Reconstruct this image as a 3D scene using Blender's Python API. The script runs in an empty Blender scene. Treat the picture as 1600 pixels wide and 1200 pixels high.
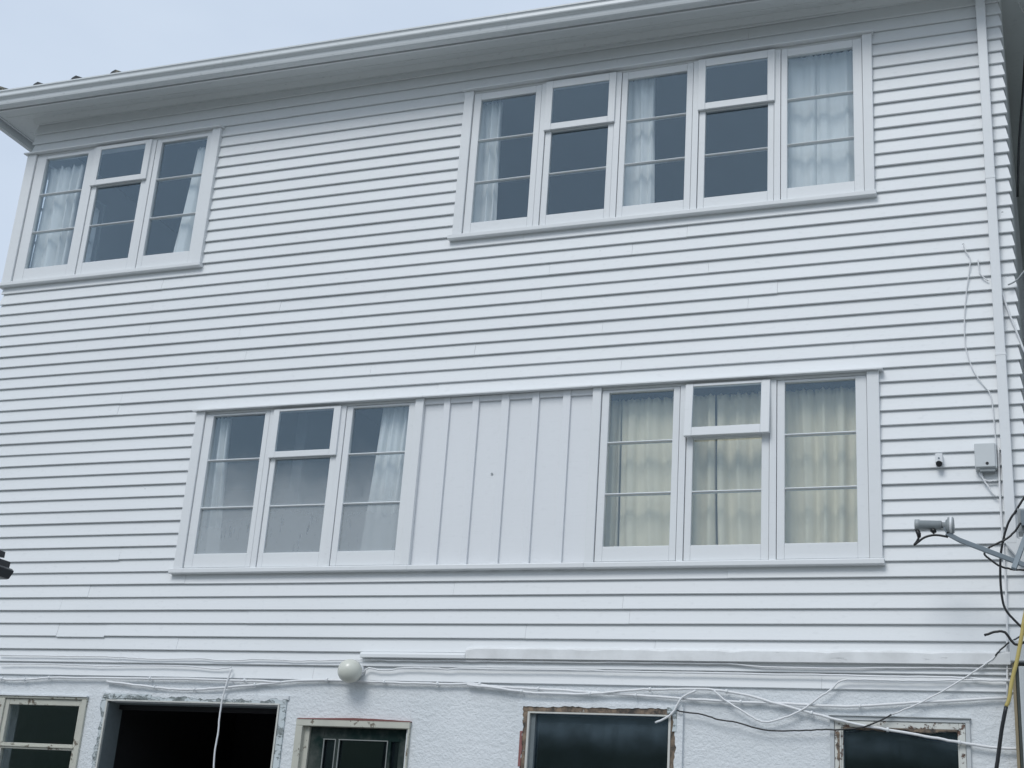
import bpy, bmesh, math, random
from mathutils import Vector, Matrix
random.seed(7)
R = math.radians
scn = bpy.context.scene
COL = scn.collection

# ------------------------------------------------------------------ camera
cam_d = bpy.data.cameras.new('camera'); cam = bpy.data.objects.new('camera', cam_d); COL.objects.link(cam)
cam_d.sensor_width = 36.0; cam_d.lens = 36.0 * 2176.6 / 1600.0
cam_d.clip_start = 0.05; cam_d.clip_end = 2000
_w = Vector((0.351807, -0.004526, 0.370223))
_rot = Matrix.Rotation(_w.length, 3, _w.normalized()) @ Matrix(((1, 0, 0), (0, 0, -1), (0, 1, 0)))
cam.matrix_world = Matrix.Translation((0, -10.1778, -1.4450)) @ _rot.to_4x4()
scn.camera = cam

# ------------------------------------------------------------------ world, sun, exposure
SUN_EL, SUN_AZ = R(48), R(193)          # azimuth clockwise from +Y: from behind the camera, a little to the left
w = bpy.data.worlds.new('World'); scn.world = w; w.use_nodes = True
nt = w.node_tree; nt.nodes.clear()
N = nt.nodes.new; LK = nt.links.new
sky = N('ShaderNodeTexSky'); sky.sky_type = 'NISHITA'; sky.sun_disc = False
sky.sun_elevation = SUN_EL; sky.sun_rotation = SUN_AZ; sky.air_density = 1.0; sky.dust_density = 2.0
bg1 = N('ShaderNodeBackground'); LK(sky.outputs[0], bg1.inputs[0]); bg1.inputs[1].default_value = 0.06
tc = N('ShaderNodeTexCoord'); mp = N('ShaderNodeMapping'); mp.inputs['Scale'].default_value = (1, 1, 2.2)
LK(tc.outputs['Generated'], mp.inputs[0])
nz = N('ShaderNodeTexNoise'); nz.inputs['Scale'].default_value = 1.9; nz.inputs['Detail'].default_value = 5; nz.inputs['Roughness'].default_value = 0.5
LK(mp.outputs[0], nz.inputs['Vector'])
cr = N('ShaderNodeValToRGB'); cr.color_ramp.elements[0].position = 0.3; cr.color_ramp.elements[1].position = 0.72
cr.color_ramp.elements[0].color = (0.51, 0.605, 0.755, 1); cr.color_ramp.elements[1].color = (0.68, 0.775, 0.89, 1)
LK(nz.outputs['Fac'], cr.inputs[0])
bg2 = N('ShaderNodeBackground'); LK(cr.outputs[0], bg2.inputs[0]); bg2.inputs[1].default_value = 0.94
mx = N('ShaderNodeMixShader'); mx.inputs[0].default_value = 0.88
LK(bg1.outputs[0], mx.inputs[1]); LK(bg2.outputs[0], mx.inputs[2])
wo = N('ShaderNodeOutputWorld'); LK(mx.outputs[0], wo.inputs[0])

sd = bpy.data.lights.new('sun', 'SUN'); sd.energy = 1.25; sd.angle = R(25); sd.color = (1.0, 0.995, 0.985)
so = bpy.data.objects.new('sun', sd); COL.objects.link(so)
sdir = Vector((math.sin(SUN_AZ) * math.cos(SUN_EL), math.cos(SUN_AZ) * math.cos(SUN_EL), math.sin(SUN_EL)))
so.rotation_euler = sdir.to_track_quat('Z', 'Y').to_euler(); so.location = sdir * 30
scn.view_settings.view_transform = 'Standard'; scn.view_settings.look = 'None'
scn.view_settings.exposure = 0.27; scn.view_settings.gamma = 1.0; scn.view_settings.use_curve_mapping = False
scn.render.engine = 'CYCLES'
scn.cycles.max_bounces = 5; scn.cycles.diffuse_bounces = 3; scn.cycles.glossy_bounces = 2; scn.cycles.transparent_max_bounces = 12

# ------------------------------------------------------------------ materials
def newmat(name):
    m = bpy.data.materials.new(name); m.use_nodes = True
    t = m.node_tree; b = t.nodes['Principled BSDF']
    return m, t, b
def noise(t, scale, detail=4, rough=0.55, vec=None, stretch=None, w=None):
    n = t.nodes.new('ShaderNodeTexNoise'); n.inputs['Scale'].default_value = scale
    n.inputs['Detail'].default_value = detail; n.inputs['Roughness'].default_value = rough
    if vec is None:
        c = t.nodes.new('ShaderNodeTexCoord'); vec = c.outputs['Object']
    if stretch:
        mp = t.nodes.new('ShaderNodeMapping'); mp.inputs['Scale'].default_value = stretch
        t.links.new(vec, mp.inputs[0]); vec = mp.outputs[0]
    t.links.new(vec, n.inputs['Vector'])
    return n.outputs['Fac']
def ramp(t, fac, stops):
    r = t.nodes.new('ShaderNodeValToRGB'); e = r.color_ramp.elements
    while len(e) < len(stops): e.new(0.5)
    for i, (p, c) in enumerate(stops):
        e[i].position = p; e[i].color = (c[0], c[1], c[2], 1) if isinstance(c, (tuple, list)) else (c, c, c, 1)
    t.links.new(fac, r.inputs[0]); return r.outputs[0]
def mixc(t, fac, a, b, mode='MIX'):
    m = t.nodes.new('ShaderNodeMix'); m.data_type = 'RGBA'; m.blend_type = mode
    for s, v in ((m.inputs[0], fac), (m.inputs[6], a), (m.inputs[7], b)):
        if hasattr(v, 'is_linked') or hasattr(v, 'links'): t.links.new(v, s)
        elif isinstance(v, (tuple, list)): s.default_value = (v[0], v[1], v[2], 1)
        else: s.default_value = v
    return m.outputs[2]
def bump(t, b, h, strength, dist):
    n = t.nodes.new('ShaderNodeBump'); n.inputs['Strength'].default_value = strength; n.inputs['Distance'].default_value = dist
    t.links.new(h, n.inputs['Height']); t.links.new(n.outputs[0], b.inputs['Normal'])

def paint(name, col, rough=0.5, dirt=0.1, vary=0.04, grain=True, dirtcol=(0.42, 0.44, 0.45)):
    m, t, b = newmat(name)
    f = noise(t, 1.3, 3, 0.6, stretch=(0.35, 1, 1.6))
    c = mixc(t, ramp(t, f, [(0.35, 0.0), (0.75, dirt)]), col, dirtcol)
    f2 = noise(t, 34, 1, 0.6, stretch=(0.5, 1, 1))
    c = mixc(t, ramp(t, f2, [(0.62, 0.0), (0.78, dirt * 1.2)]), c, dirtcol)
    oi = t.nodes.new('ShaderNodeObjectInfo')
    c = mixc(t, 1.0, c, ramp(t, oi.outputs['Random'], [(0.0, 1.0 - vary), (1.0, 1.0)]), 'MULTIPLY')
    t.links.new(c, b.inputs['Base Color']); b.inputs['Roughness'].default_value = rough
    b.inputs['Specular IOR Level'].default_value = 0.35
    if grain:
        bump(t, b, noise(t, 60, 1, 0.6, stretch=(0.06, 1, 1)), 0.25, 0.002)
    return m
def peeling(name, col, under, amount, scale=9.0, stretch=(1, 1, 1), under2=None):
    m, t, b = newmat(name)
    f = noise(t, scale, 8, 0.72, stretch=stretch)
    mask = ramp(t, f, [(amount - 0.015, 1.0), (amount + 0.015, 0.0)])
    wood = mixc(t, ramp(t, noise(t, 22, 6, 0.75, stretch=stretch), [(0.38, 0.0), (0.60, 1.0)]), under, under2 or tuple(x * 0.45 for x in under))
    pc = mixc(t, ramp(t, noise(t, 5, 5, 0.6), [(0.4, 0), (0.8, 0.35)]), col, (0.3, 0.3, 0.28))
    c = mixc(t, mask, pc, wood)
    t.links.new(c, b.inputs['Base Color']); b.inputs['Roughness'].default_value = 0.65
    inv = t.nodes.new('ShaderNodeMath'); inv.operation = 'SUBTRACT'; inv.inputs[0].default_value = 1.0
    t.links.new(mask, inv.inputs[1]); bump(t, b, inv.outputs[0], 0.7, 0.004)
    return m
def plain(name, col, rough=0.5, metal=0.0, vary=0.25, scale=18):
    m, t, b = newmat(name)
    f = noise(t, scale, 5, 0.6)
    c = mixc(t, ramp(t, f, [(0.35, 0.0), (0.7, vary)]), col, tuple(x * 0.5 for x in col))
    t.links.new(c, b.inputs['Base Color']); b.inputs['Roughness'].default_value = rough; b.inputs['Metallic'].default_value = metal
    return m
def glass(name, film=None, film_col=(0.5, 0.55, 0.58), tint=(0.97, 0.985, 0.99)):
    """thin window glass: clear with a Fresnel mirror; film(t) gives a 0..1 mask of dust or condensation"""
    m = bpy.data.materials.new(name); m.use_nodes = True; t = m.node_tree; t.nodes.clear()
    g = t.nodes.new('ShaderNodeNewGeometry'); ior = t.nodes.new('ShaderNodeMix'); ior.data_type = 'FLOAT'
    ior.inputs[2].default_value = 1.85; ior.inputs[3].default_value = 1 / 1.85
    t.links.new(g.outputs['Backfacing'], ior.inputs[0])
    fr = t.nodes.new('ShaderNodeFresnel'); t.links.new(ior.outputs[0], fr.inputs['IOR'])
    tr = t.nodes.new('ShaderNodeBsdfTransparent'); tr.inputs[0].default_value = (*tint, 1)
    gl = t.nodes.new('ShaderNodeBsdfGlossy'); gl.inputs['Roughness'].default_value = 0.015; gl.inputs[0].default_value = (0.70, 0.88, 1.0, 1)
    bp = t.nodes.new('ShaderNodeBump'); bp.inputs['Strength'].default_value = 0.04; bp.inputs['Distance'].default_value = 0.02
    t.links.new(noise(t, 2.2, 1, 0.4), bp.inputs['Height']); t.links.new(bp.outputs[0], gl.inputs['Normal'])
    mx = t.nodes.new('ShaderNodeMixShader'); t.links.new(fr.outputs[0], mx.inputs[0]); t.links.new(tr.outputs[0], mx.inputs[1]); t.links.new(gl.outputs[0], mx.inputs[2])
    out = mx.outputs[0]
    if film:
        df = t.nodes.new('ShaderNodeBsdfDiffuse'); df.inputs[0].default_value = (*film_col, 1)
        m2 = t.nodes.new('ShaderNodeMixShader'); t.links.new(film(t), m2.inputs[0]); t.links.new(out, m2.inputs[1]); t.links.new(df.outputs[0], m2.inputs[2]); out = m2.outputs[0]
    o = t.nodes.new('ShaderNodeOutputMaterial'); t.links.new(out, o.inputs[0])
    return m
def zgrad(t, z0, z1, v0, v1):
    c = t.nodes.new('ShaderNodeTexCoord'); s = t.nodes.new('ShaderNodeSeparateXYZ'); t.links.new(c.outputs['Object'], s.inputs[0])
    n = noise(t, 2.5, 4, 0.6); ad = t.nodes.new('ShaderNodeMath'); ad.operation = 'MULTIPLY_ADD'; ad.inputs[1].default_value = (z1 - z0) * 0.7
    t.links.new(n, ad.inputs[0]); t.links.new(s.outputs['Z'], ad.inputs[2])
    mr = t.nodes.new('ShaderNodeMapRange'); mr.interpolation_type = 'SMOOTHSTEP'
    off = (z1 - z0) * 0.35
    mr.inputs[1].default_value = z0 + off; mr.inputs[2].default_value = z1 + off; mr.inputs[3].default_value = v0; mr.inputs[4].default_value = v1
    t.links.new(ad.outputs[0], mr.inputs[0]); return mr.outputs[0]
def mul(t, a, b):
    m = t.nodes.new('ShaderNodeMath'); m.operation = 'MULTIPLY'
    for i, v in enumerate((a, b)):
        if isinstance(v, (int, float)): m.inputs[i].default_value = v
        else: t.links.new(v, m.inputs[i])
    return m.outputs[0]
def film_condensation(t):
    drip = ramp(t, noise(t, 7, 4, 0.65, stretch=(3.2, 1, 0.5)), [(0.27, 0.45), (0.40, 1.0)])
    return mul(t, zgrad(t, 1.25, 2.05, 0.36, 0.0), drip)
def film_dust(t):
    blot = ramp(t, noise(t, 4, 6, 0.62), [(0.28, 0.35), (0.72, 1.0)])
    streak = ramp(t, noise(t, 9, 5, 0.65, stretch=(2.2, 1, 0.4)), [(0.25, 0.65), (0.65, 1.0)])
    return mul(t, mul(t, zgrad(t, -0.52, -0.18, 0.015, 0.26), blot), streak)

M = {}
M['board'] = paint('painted_weatherboard', (0.79, 0.812, 0.822), 0.5, 0.09, 0.015)
M['trim'] = paint('painted_trim', (0.78, 0.80, 0.81), 0.42, 0.07, 0.02)
M['soffit'] = paint('painted_soffit', (0.74, 0.77, 0.77), 0.6, 0.2, 0.02)
M['gutter'] = paint('gutter_enamel', (0.72, 0.75, 0.76), 0.3, 0.18, 0.0, False, (0.3, 0.33, 0.33))
M['pvc'] = paint('white_pvc', (0.78, 0.80, 0.81), 0.35, 0.06, 0.0, False)
M['cable'] = paint('white_cable', (0.80, 0.81, 0.82), 0.45, 0.15, 0.03, False)
M['panel'] = paint('painted_panel', (0.78, 0.80, 0.82), 0.5, 0.05, 0.015)
M['black'] = plain('black_sheath', (0.012, 0.014, 0.016), 0.4)
M['yellow'] = plain('yellow_sheath', (0.52, 0.42, 0.14), 0.5)
M['steel'] = plain('galvanised_steel', (0.20, 0.24, 0.27), 0.5, 0.4)
M['lnbgrey'] = plain('grey_plastic', (0.34, 0.37, 0.38), 0.45)
M['boxgrey'] = paint('grey_box_plastic', (0.62, 0.65, 0.66), 0.45, 0.1, 0.0, False)
M['globe'] = plain('opal_globe', (0.66, 0.67, 0.60), 0.25, 0, 0.12, 6)
M['glass'] = glass('window_glass')
M['glass_wet'] = glass('fogged_window_glass', film_condensation, (0.62, 0.65, 0.66))
M['glass_dust'] = glass('dusty_window_glass', film_dust, (0.38, 0.50, 0.60), (0.55, 0.62, 0.66))
M['room'] = plain('darkened_room_plaster', (0.035, 0.045, 0.055), 0.8)  # near-black so the rooms look unlit; the gloom is in the colour
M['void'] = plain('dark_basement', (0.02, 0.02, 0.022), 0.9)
M['lining'] = plain('reveal_lining', (0.16, 0.19, 0.20), 0.6)
M['brown'] = peeling('stripped_brown_timber', (0.55, 0.54, 0.50), (0.27, 0.20, 0.14), 0.60, 13, (0.5, 1, 0.5), (0.045, 0.04, 0.035))
M['peel_white'] = peeling('peeling_white_timber', (0.66, 0.67, 0.63), (0.20, 0.12, 0.09), 0.45, 9)
M['peel_grey'] = peeling('peeling_grey_timber', (0.58, 0.64, 0.66), (0.13, 0.15, 0.15), 0.47, 8, (0.8, 1, 1.6), (0.32, 0.36, 0.36))
M['cream'] = peeling('worn_cream_timber', (0.54, 0.54, 0.47), (0.24, 0.20, 0.15), 0.42, 10)
M['green'] = peeling('dark_green_door_paint', (0.006, 0.020, 0.018), (0.22, 0.25, 0.2), 0.25, 7); M['green'].node_tree.nodes['Principled BSDF'].inputs['Specular IOR Level'].default_value = 0.15
M['bead'] = plain('glazing_bead', (0.62, 0.62, 0.58), 0.5); M['lead'] = plain('door_glazing_bead', (0.26, 0.28, 0.27), 0.5)
M['damaged'] = peeling('chipped_trim', (0.79, 0.805, 0.81), (0.74, 0.75, 0.76), 0.36, 3.0, (1, 1, 5), (0.60, 0.62, 0.63))
M['rustred'] = plain('red_primer', (0.28, 0.12, 0.11), 0.7)
M['darkgutter'] = plain('black_gutter_enamel', (0.012, 0.017, 0.022), 0.3)
M['fence'] = paint('grey_painted_block', (0.56, 0.59, 0.60), 0.6, 0.2, 0.0)
M['oldtimber'] = plain('raw_timber', (0.30, 0.25, 0.16), 0.7)
def _curtain(name, col, tl=0.35):
    m, t, b = newmat(name); c = mixc(t, noise(t, 3, 4), col, tuple(x * 0.85 for x in col))
    t.links.new(c, b.inputs['Base Color']); b.inputs['Roughness'].default_value = 0.9
    tr = t.nodes.new('ShaderNodeBsdfTranslucent'); t.links.new(c, tr.inputs[0])
    mx = t.nodes.new('ShaderNodeMixShader'); mx.inputs[0].default_value = tl
    t.links.new(b.outputs[0], mx.inputs[1]); t.links.new(tr.outputs[0], mx.inputs[2]); t.links.new(mx.outputs[0], t.nodes['Material Output'].inputs[0])
    bump(t, b, noise(t, 400, 2), 0.2, 0.001); return m
M['curtain'] = _curtain('white_curtain_cloth', (0.88, 0.88, 0.86), 0.06)
M['curtain_cream'] = _curtain('cream_curtain_cloth', (0.86, 0.785, 0.60), 0.05)
def _roughcast():
    m, t, b = newmat('painted_roughcast')
    c = mixc(t, ramp(t, noise(t, 2.0, 6, 0.65), [(0.35, 0.0), (0.8, 0.35)]), (0.74, 0.77, 0.79), (0.48, 0.53, 0.55))
    t.links.new(c, b.inputs['Base Color']); b.inputs['Roughness'].default_value = 0.6
    h = mixc(t, 0.45, noise(t, 17, 6, 0.62, stretch=(1, 1, 1.5)), noise(t, 48, 3, 0.6))
    bump(t, b, h, 0.6, 0.025); return m
M['roughcast'] = _roughcast()
def _tile():
    m, t, b = newmat('concrete_roof_tile')
    c = mixc(t, ramp(t, noise(t, 14, 7, 0.7), [(0.5, 0), (0.62, 1)]), (0.06, 0.065, 0.07), (0.26, 0.25, 0.19))
    t.links.new(c, b.inputs['Base Color']); b.inputs['Roughness'].default_value = 0.85; return m
M['tile'] = _tile()
def _ground(name, a, b_, s):
    m, t, b = newmat(name); c = mixc(t, ramp(t, noise(t, s, 8, 0.7), [(0.35, 0), (0.7, 1)]), a, b_)
    t.links.new(c, b.inputs['Base Color']); b.inputs['Roughness'].default_value = 0.9; return m
M['ground'] = _ground('worn_concrete_ground', (0.27, 0.27, 0.26), (0.20, 0.205, 0.195), 0.8)
M['added_hill'] = _ground('added_hill_bush', (0.035, 0.055, 0.03), (0.06, 0.075, 0.04), 0.3)
M['leaf'] = _ground('dark_leaf', (0.025, 0.05, 0.025), (0.05, 0.085, 0.035), 1.5)
M['bark'] = plain('bark', (0.09, 0.075, 0.06), 0.9)
M['darkwood_gap'] = plain('dark_timber_and_gap', (0.07, 0.085, 0.08), 0.7)

# ------------------------------------------------------------------ mesh helpers
class MB:
    """collects shapes, builds ONE mesh object"""
    def __init__(s): s.v = []; s.f = []; s.sm = []
    def add(s, vs, fs, smooth=False):
        o = len(s.v); s.v += [tuple(v) for v in vs]; s.f += [tuple(i + o for i in f) for f in fs]; s.sm += [smooth] * len(fs); return s
    def box(s, x0, x1, y0, y1, z0, z1):
        return s.add([(x0, y0, z0), (x1, y0, z0), (x1, y1, z0), (x0, y1, z0), (x0, y0, z1), (x1, y0, z1), (x1, y1, z1), (x0, y1, z1)],
                     [(0, 3, 2, 1), (4, 5, 6, 7), (0, 1, 5, 4), (1, 2, 6, 5), (2, 3, 7, 6), (3, 0, 4, 7)])
    def prism(s, prof, a, b, axis='x', smooth=False):
        """extrude a closed profile [(p,q)..] : axis x -> (p,q)=(y,z); axis y -> (x,z); axis z -> (x,y)"""
        mk = {'x': lambda t, p, q: (t, p, q), 'y': lambda t, p, q: (p, t, q), 'z': lambda t, p, q: (p, q, t)}[axis]
        n = len(prof); vs = [mk(a, *p) for p in prof] + [mk(b, *p) for p in prof]
        fs = [(i, (i + 1) % n, n + (i + 1) % n, n + i) for i in range(n)]
        s.add(vs, fs, smooth); s.f += [tuple(len(s.v) - 2 * n + i for i in reversed(range(n))), tuple(len(s.v) - n + i for i in range(n))]; s.sm += [False, False]; return s
    def tube(s, pts, r, seg=8, smooth=True):
        pts = [Vector(p) for p in pts]; rings = []; n = len(pts)
        up = Vector((0, 0, 1)); prev = None
        for i, p in enumerate(pts):
            d = (pts[min(i + 1, n - 1)] - pts[max(i - 1, 0)]).normalized()
            if prev is None:
                a = d.cross(up if abs(d.z) < 0.9 else Vector((1, 0, 0))).normalized()
            else:
                a = (prev - d * prev.dot(d)).normalized()
            prev = a; b = d.cross(a)
            rr = r[i] if isinstance(r, (list, tuple)) else r
            rings.append([p + (a * math.cos(2 * math.pi * k / seg) + b * math.sin(2 * math.pi * k / seg)) * rr for k in range(seg)])
        vs = [v for q in rings for v in q]; fs = []
        for i in range(n - 1):
            for k in range(seg):
                k2 = (k + 1) % seg; fs.append((i * seg + k, i * seg + k2, (i + 1) * seg + k2, (i + 1) * seg + k))
        s.add(vs, fs, smooth); o = len(s.v) - n * seg
        s.f += [tuple(o + k for k in reversed(range(seg))), tuple(o + (n - 1) * seg + k for k in range(seg))]; s.sm += [False, False]; return s
    def bar(s, a, b, wx, hz):
        """square bar between two points"""
        a, b = Vector(a), Vector(b); d = (b - a).normalized(); y = Vector((0, 1, 0)); n = d.cross(y).normalized(); y = n.cross(d)
        q = [n * hz / 2 + y * wx / 2, n * hz / 2 - y * wx / 2, -n * hz / 2 - y * wx / 2, -n * hz / 2 + y * wx / 2]
        return s.add([a + k for k in q] + [b + k for k in q], [(0, 1, 2, 3), (7, 6, 5, 4)] + [(i, i + 4, (i + 1) % 4 + 4, (i + 1) % 4) for i in range(4)])
    def build(s, name, mat, parent=None, bevel=0.0, weld=False):
        me = bpy.data.meshes.new(name); me.from_pydata(s.v, [], s.f)
        me.polygons.foreach_set('use_smooth', s.sm)
        bm = bmesh.new(); bm.from_mesh(me)
        if weld: bmesh.ops.remove_doubles(bm, verts=bm.verts, dist=1e-5)
        bmesh.ops.recalc_face_normals(bm, faces=bm.faces); bm.to_mesh(me); bm.free(); me.update()
        if mat: me.materials.append(M[mat])
        o = bpy.data.objects.new(name, me); COL.objects.link(o)
        if parent is not None: attach(o, parent)
        if bevel:
            b = o.modifiers.new('bevel', 'BEVEL'); b.width = bevel; b.segments = 2; b.limit_method = 'ANGLE'; b.angle_limit = R(40)
        return o
def attach(o, parent):
    o.parent = parent
    if parent.type == 'EMPTY': o.location = -parent.location
def tag(o, label=None, cat=None, group=None, kind=None):
    for k, v in (('label', label), ('category', cat), ('group', group), ('kind', kind)):
        if v: o[k] = v
    return o
def root(name, loc, label, cat, group=None):
    o = bpy.data.objects.new(name, None); COL.objects.link(o); o.location = loc; o.empty_display_size = 0.2
    return tag(o, label, cat, group)
def smooth_path(pts, sub=5):
    P = [Vector(p) for p in pts]; P = [P[0] * 2 - P[1]] + P + [P[-1] * 2 - P[-2]]; out = []
    for i in range(1, len(P) - 2):
        a, b, c, d = P[i - 1:i + 3]
        for k in range(sub):
            t = k / sub; out.append(0.5 * ((2 * b) + (c - a) * t + (2 * a - 5 * b + 4 * c - d) * t * t + (3 * b - a - 3 * c + d) * t ** 3))
    return out + [P[-2]]
def holed_wall(mb, u0, u1, z0, z1, holes, d0, d1, axis='x', rev=True):
    """wall slab in the u-z plane with rectangular holes (u0,u1,z0,z1); depth d0 (outer) to d1"""
    us = sorted({u0, u1, *[h[0] for h in holes], *[h[1] for h in holes]}); zs = sorted({z0, z1, *[h[2] for h in holes], *[h[3] for h in holes]})
    us = [u for u in us if u0 <= u <= u1]; zs = [z for z in zs if z0 <= z <= z1]
    pt = (lambda u, d, z: (u, d, z)) if axis == 'x' else (lambda u, d, z: (d, u, z))
    solid = lambda u, z: u0 < u < u1 and z0 < z < z1 and not any(h[0] < u < h[1] and h[2] < z < h[3] for h in holes)
    q = lambda *p: mb.add(p, [(0, 1, 2, 3)])
    for i in range(len(us) - 1):
        for j in range(len(zs) - 1):
            a, b, c, d = us[i], us[i + 1], zs[j], zs[j + 1]; um, zm = (a + b) / 2, (c + d) / 2
            if not solid(um, zm): continue
            q(pt(a, d0, c), pt(b, d0, c), pt(b, d0, d), pt(a, d0, d)); q(pt(a, d1, c), pt(a, d1, d), pt(b, d1, d), pt(b, d1, c))
            if i == 0 or not solid((us[i - 1] + a) / 2, zm): q(pt(a, d0, c), pt(a, d0, d), pt(a, d1, d), pt(a, d1, c))
            if i == len(us) - 2 or not solid((us[i + 2] + b) / 2, zm): q(pt(b, d0, c), pt(b, d1, c), pt(b, d1, d), pt(b, d0, d))
            if j == 0 or not solid(um, (zs[j - 1] + c) / 2): q(pt(a, d0, c), pt(a, d1, c), pt(b, d1, c), pt(b, d0, c))
            if j == len(zs) - 2 or not solid(um, (zs[j + 2] + d) / 2): q(pt(a, d0, d), pt(b, d0, d), pt(b, d1, d), pt(a, d1, d))
    return mb
def box(name, mat, parent, x0, x1, y0, y1, z0, z1, bevel=0.003):
    return MB().box(x0, x1, y0, y1, z0, z1).build(name, mat, parent, bevel)

# ------------------------------------------------------------------ layout (metres; weatherboard edges at y = 0, z = 0 at the lowest board)
P = 0.115                                # visible height of one weatherboard
XL, XR = -9.79, -0.13                    # house corners
GZ = -2.95                               # ground level
DEPTH = 6.0
SOF = 5.77

# setting
MB().add([(-400, -400, GZ), (400, -400, GZ), (400, 400, GZ), (-400, 400, GZ)], [(0, 1, 2, 3)]).build('ground', 'ground')['kind'] = 'structure'
mb = MB(); nx, ny = 60, 14
vs = []
for i in range(nx + 1):
    for j in range(ny + 1):
        x = -120 + 240 * i / nx; y = -34 - 60 * j / ny
        h = 15 * math.sin(min(1, j / 8) * math.pi / 2) + 1.2 * math.sin(x * .11 + 1) + .8 * math.sin(x * .31 + j) + random.uniform(-.5, .5)
        vs.append((x, y, GZ - .3 if j == 0 else GZ + max(0, h)))
mb.add(vs, [(i * (ny + 1) + j, (i + 1) * (ny + 1) + j, (i + 1) * (ny + 1) + j + 1, i * (ny + 1) + j + 1) for i in range(nx) for j in range(ny)], True)
mb.build('added_hill', 'added_hill')['kind'] = 'structure'  # unseen, added behind the camera so the basement glass mirrors something dark

house = root('house', (-5, 0, GZ), 'white weatherboard two-storey house over a roughcast basement', 'house')

# ------------------------------------------------------------------ walls behind the boards
WIN = dict(A=(-9.79, -7.43, 3.865, 5.405), B=(-4.81, -1.15, 3.865, 5.405), C=(-7.205, -4.93, .885, 2.415), D=(-3.42, -1.15, .885, 2.415))
holes = [(-9.66, -7.53, 3.95, 5.36), (-4.72, -1.235, 3.95, 5.36), (-7.11, -5.01, .965, 2.385), (-3.34, -1.245, .965, 2.385)]
tag(holed_wall(MB(), XL + .06, XR - .06, 0.02, 5.9, holes, .055, .13).build('wall', 'board', house, weld=True))
bh = [(-8.80, -7.93, -1.25, -.21), (-7.69, -5.99, -1.25, -.212), (-5.76, -4.83, -2.75, -.33), (-3.80, -2.70, -1.25, -.215), (-1.47, -.66, -1.25, -.255)]
tag(holed_wall(MB(), XL + .02, XR - .02, GZ, .06, bh, .018, .22).build('basement_wall', 'roughcast', house, weld=True), 'white painted roughcast basement wall')
# side and back walls
holed_wall(MB(), .06, DEPTH, GZ, 5.9, [(.14, 1.12, 4.02, 5.34)], XL + .05, XL + .15, 'y').build('wall', 'board', house, weld=True)
holed_wall(MB(), .22, DEPTH, GZ, 5.9, [], XR - .15, XR - .05, 'y').build('wall', 'board', house, weld=True)
holed_wall(MB(), XL + .15, XR - .15, GZ, 5.9, [], DEPTH - .1, DEPTH, 'x').build('wall', 'board', house, weld=True)
# floors, ceilings and partitions
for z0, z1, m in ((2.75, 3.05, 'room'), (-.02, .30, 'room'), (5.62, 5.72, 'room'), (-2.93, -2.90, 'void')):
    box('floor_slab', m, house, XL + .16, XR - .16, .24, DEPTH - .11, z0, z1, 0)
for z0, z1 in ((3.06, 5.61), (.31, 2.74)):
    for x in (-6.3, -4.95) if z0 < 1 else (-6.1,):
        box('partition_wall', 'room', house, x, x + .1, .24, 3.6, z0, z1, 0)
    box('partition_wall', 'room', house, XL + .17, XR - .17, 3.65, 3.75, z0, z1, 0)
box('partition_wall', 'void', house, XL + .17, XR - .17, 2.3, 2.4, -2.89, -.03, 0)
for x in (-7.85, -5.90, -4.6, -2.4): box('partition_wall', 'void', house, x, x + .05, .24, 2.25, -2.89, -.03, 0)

# ------------------------------------------------------------------ weatherboards, one by one
def board(k, x0, x1, dz=0.0, miter_l=False, miter_r=False, name='weatherboard'):
    prof = [(0.003, 0.0), (0.0, 0.004), (0.0255, P + .024), (0.036, P + .024), (0.016, 0.0)]   # (y, z)
    L = x1 - x0; n = max(1, int(L / 1.1)); vs = []; m = len(prof)
    wob = [random.uniform(-.0014, .0014) for _ in range(n + 1)]; yo = random.uniform(-.001, .0015)
    for i in range(n + 1):
        x = x0 + L * i / n
        for (y, z) in prof:
            xx = x
            if i == 0 and miter_l: xx = x + y
            if i == n and miter_r: xx = x - y
            vs.append((xx, y + yo, k * P + z + dz + wob[i]))
    fs = [(i * m + j, i * m + (j + 1) % m, (i + 1) * m + (j + 1) % m, (i + 1) * m + j) for i in range(n) for j in range(m)]
    fs += [tuple(range(m - 1, -1, -1)), tuple(n * m + j for j in range(m))]
    return MB().add(vs, fs).build(name, 'board', house)
last = set()
for k in range(0, 51):
    spans = [[XL, XR]]
    cut = []
    if 8 <= k <= 20: cut.append((WIN['C'][0] + .004, WIN['D'][1] - .004))
    if 34 <= k <= 46: cut += [(XL - .1, WIN['A'][1] - .004), (WIN['B'][0] + .004, WIN['B'][1] - .004)]
    for a, b in cut:
        ns = []
        for s0, s1 in spans:
            if a > s0: ns.append([s0, min(a, s1)])
            if b < s1: ns.append([max(b, s0), s1])
        spans = ns
    pieces = []
    for s0, s1 in spans:
        x = s0; cuts = []
        if k == 3: cuts = [-8.354, -7.84, -3.88]
        elif k == 5: cuts = [-8.37, -3.1]
        elif k == 9 and s0 < -8: cuts = [-7.82]
        elif s1 - s0 > 4.5:
            x += random.uniform(1.6, 4.4)
            while x < s1 - 1.2:
                cuts.append(x); x += random.uniform(3.2, 5.2)
        e = [s0] + cuts + [s1]; pieces += list(zip(e[:-1], e[1:]))
    for a, b in pieces:
        dz = random.uniform(-.0014, .0014)
        if k == 3 and abs(a + 8.354) < .01: dz = -.010
        if k == 9 and b < -7.8: dz = -.008
        board(k, a + (0 if a == XL else .0008), b - (0 if b == XR else .0008), dz, a == XL, b == XR)
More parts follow.
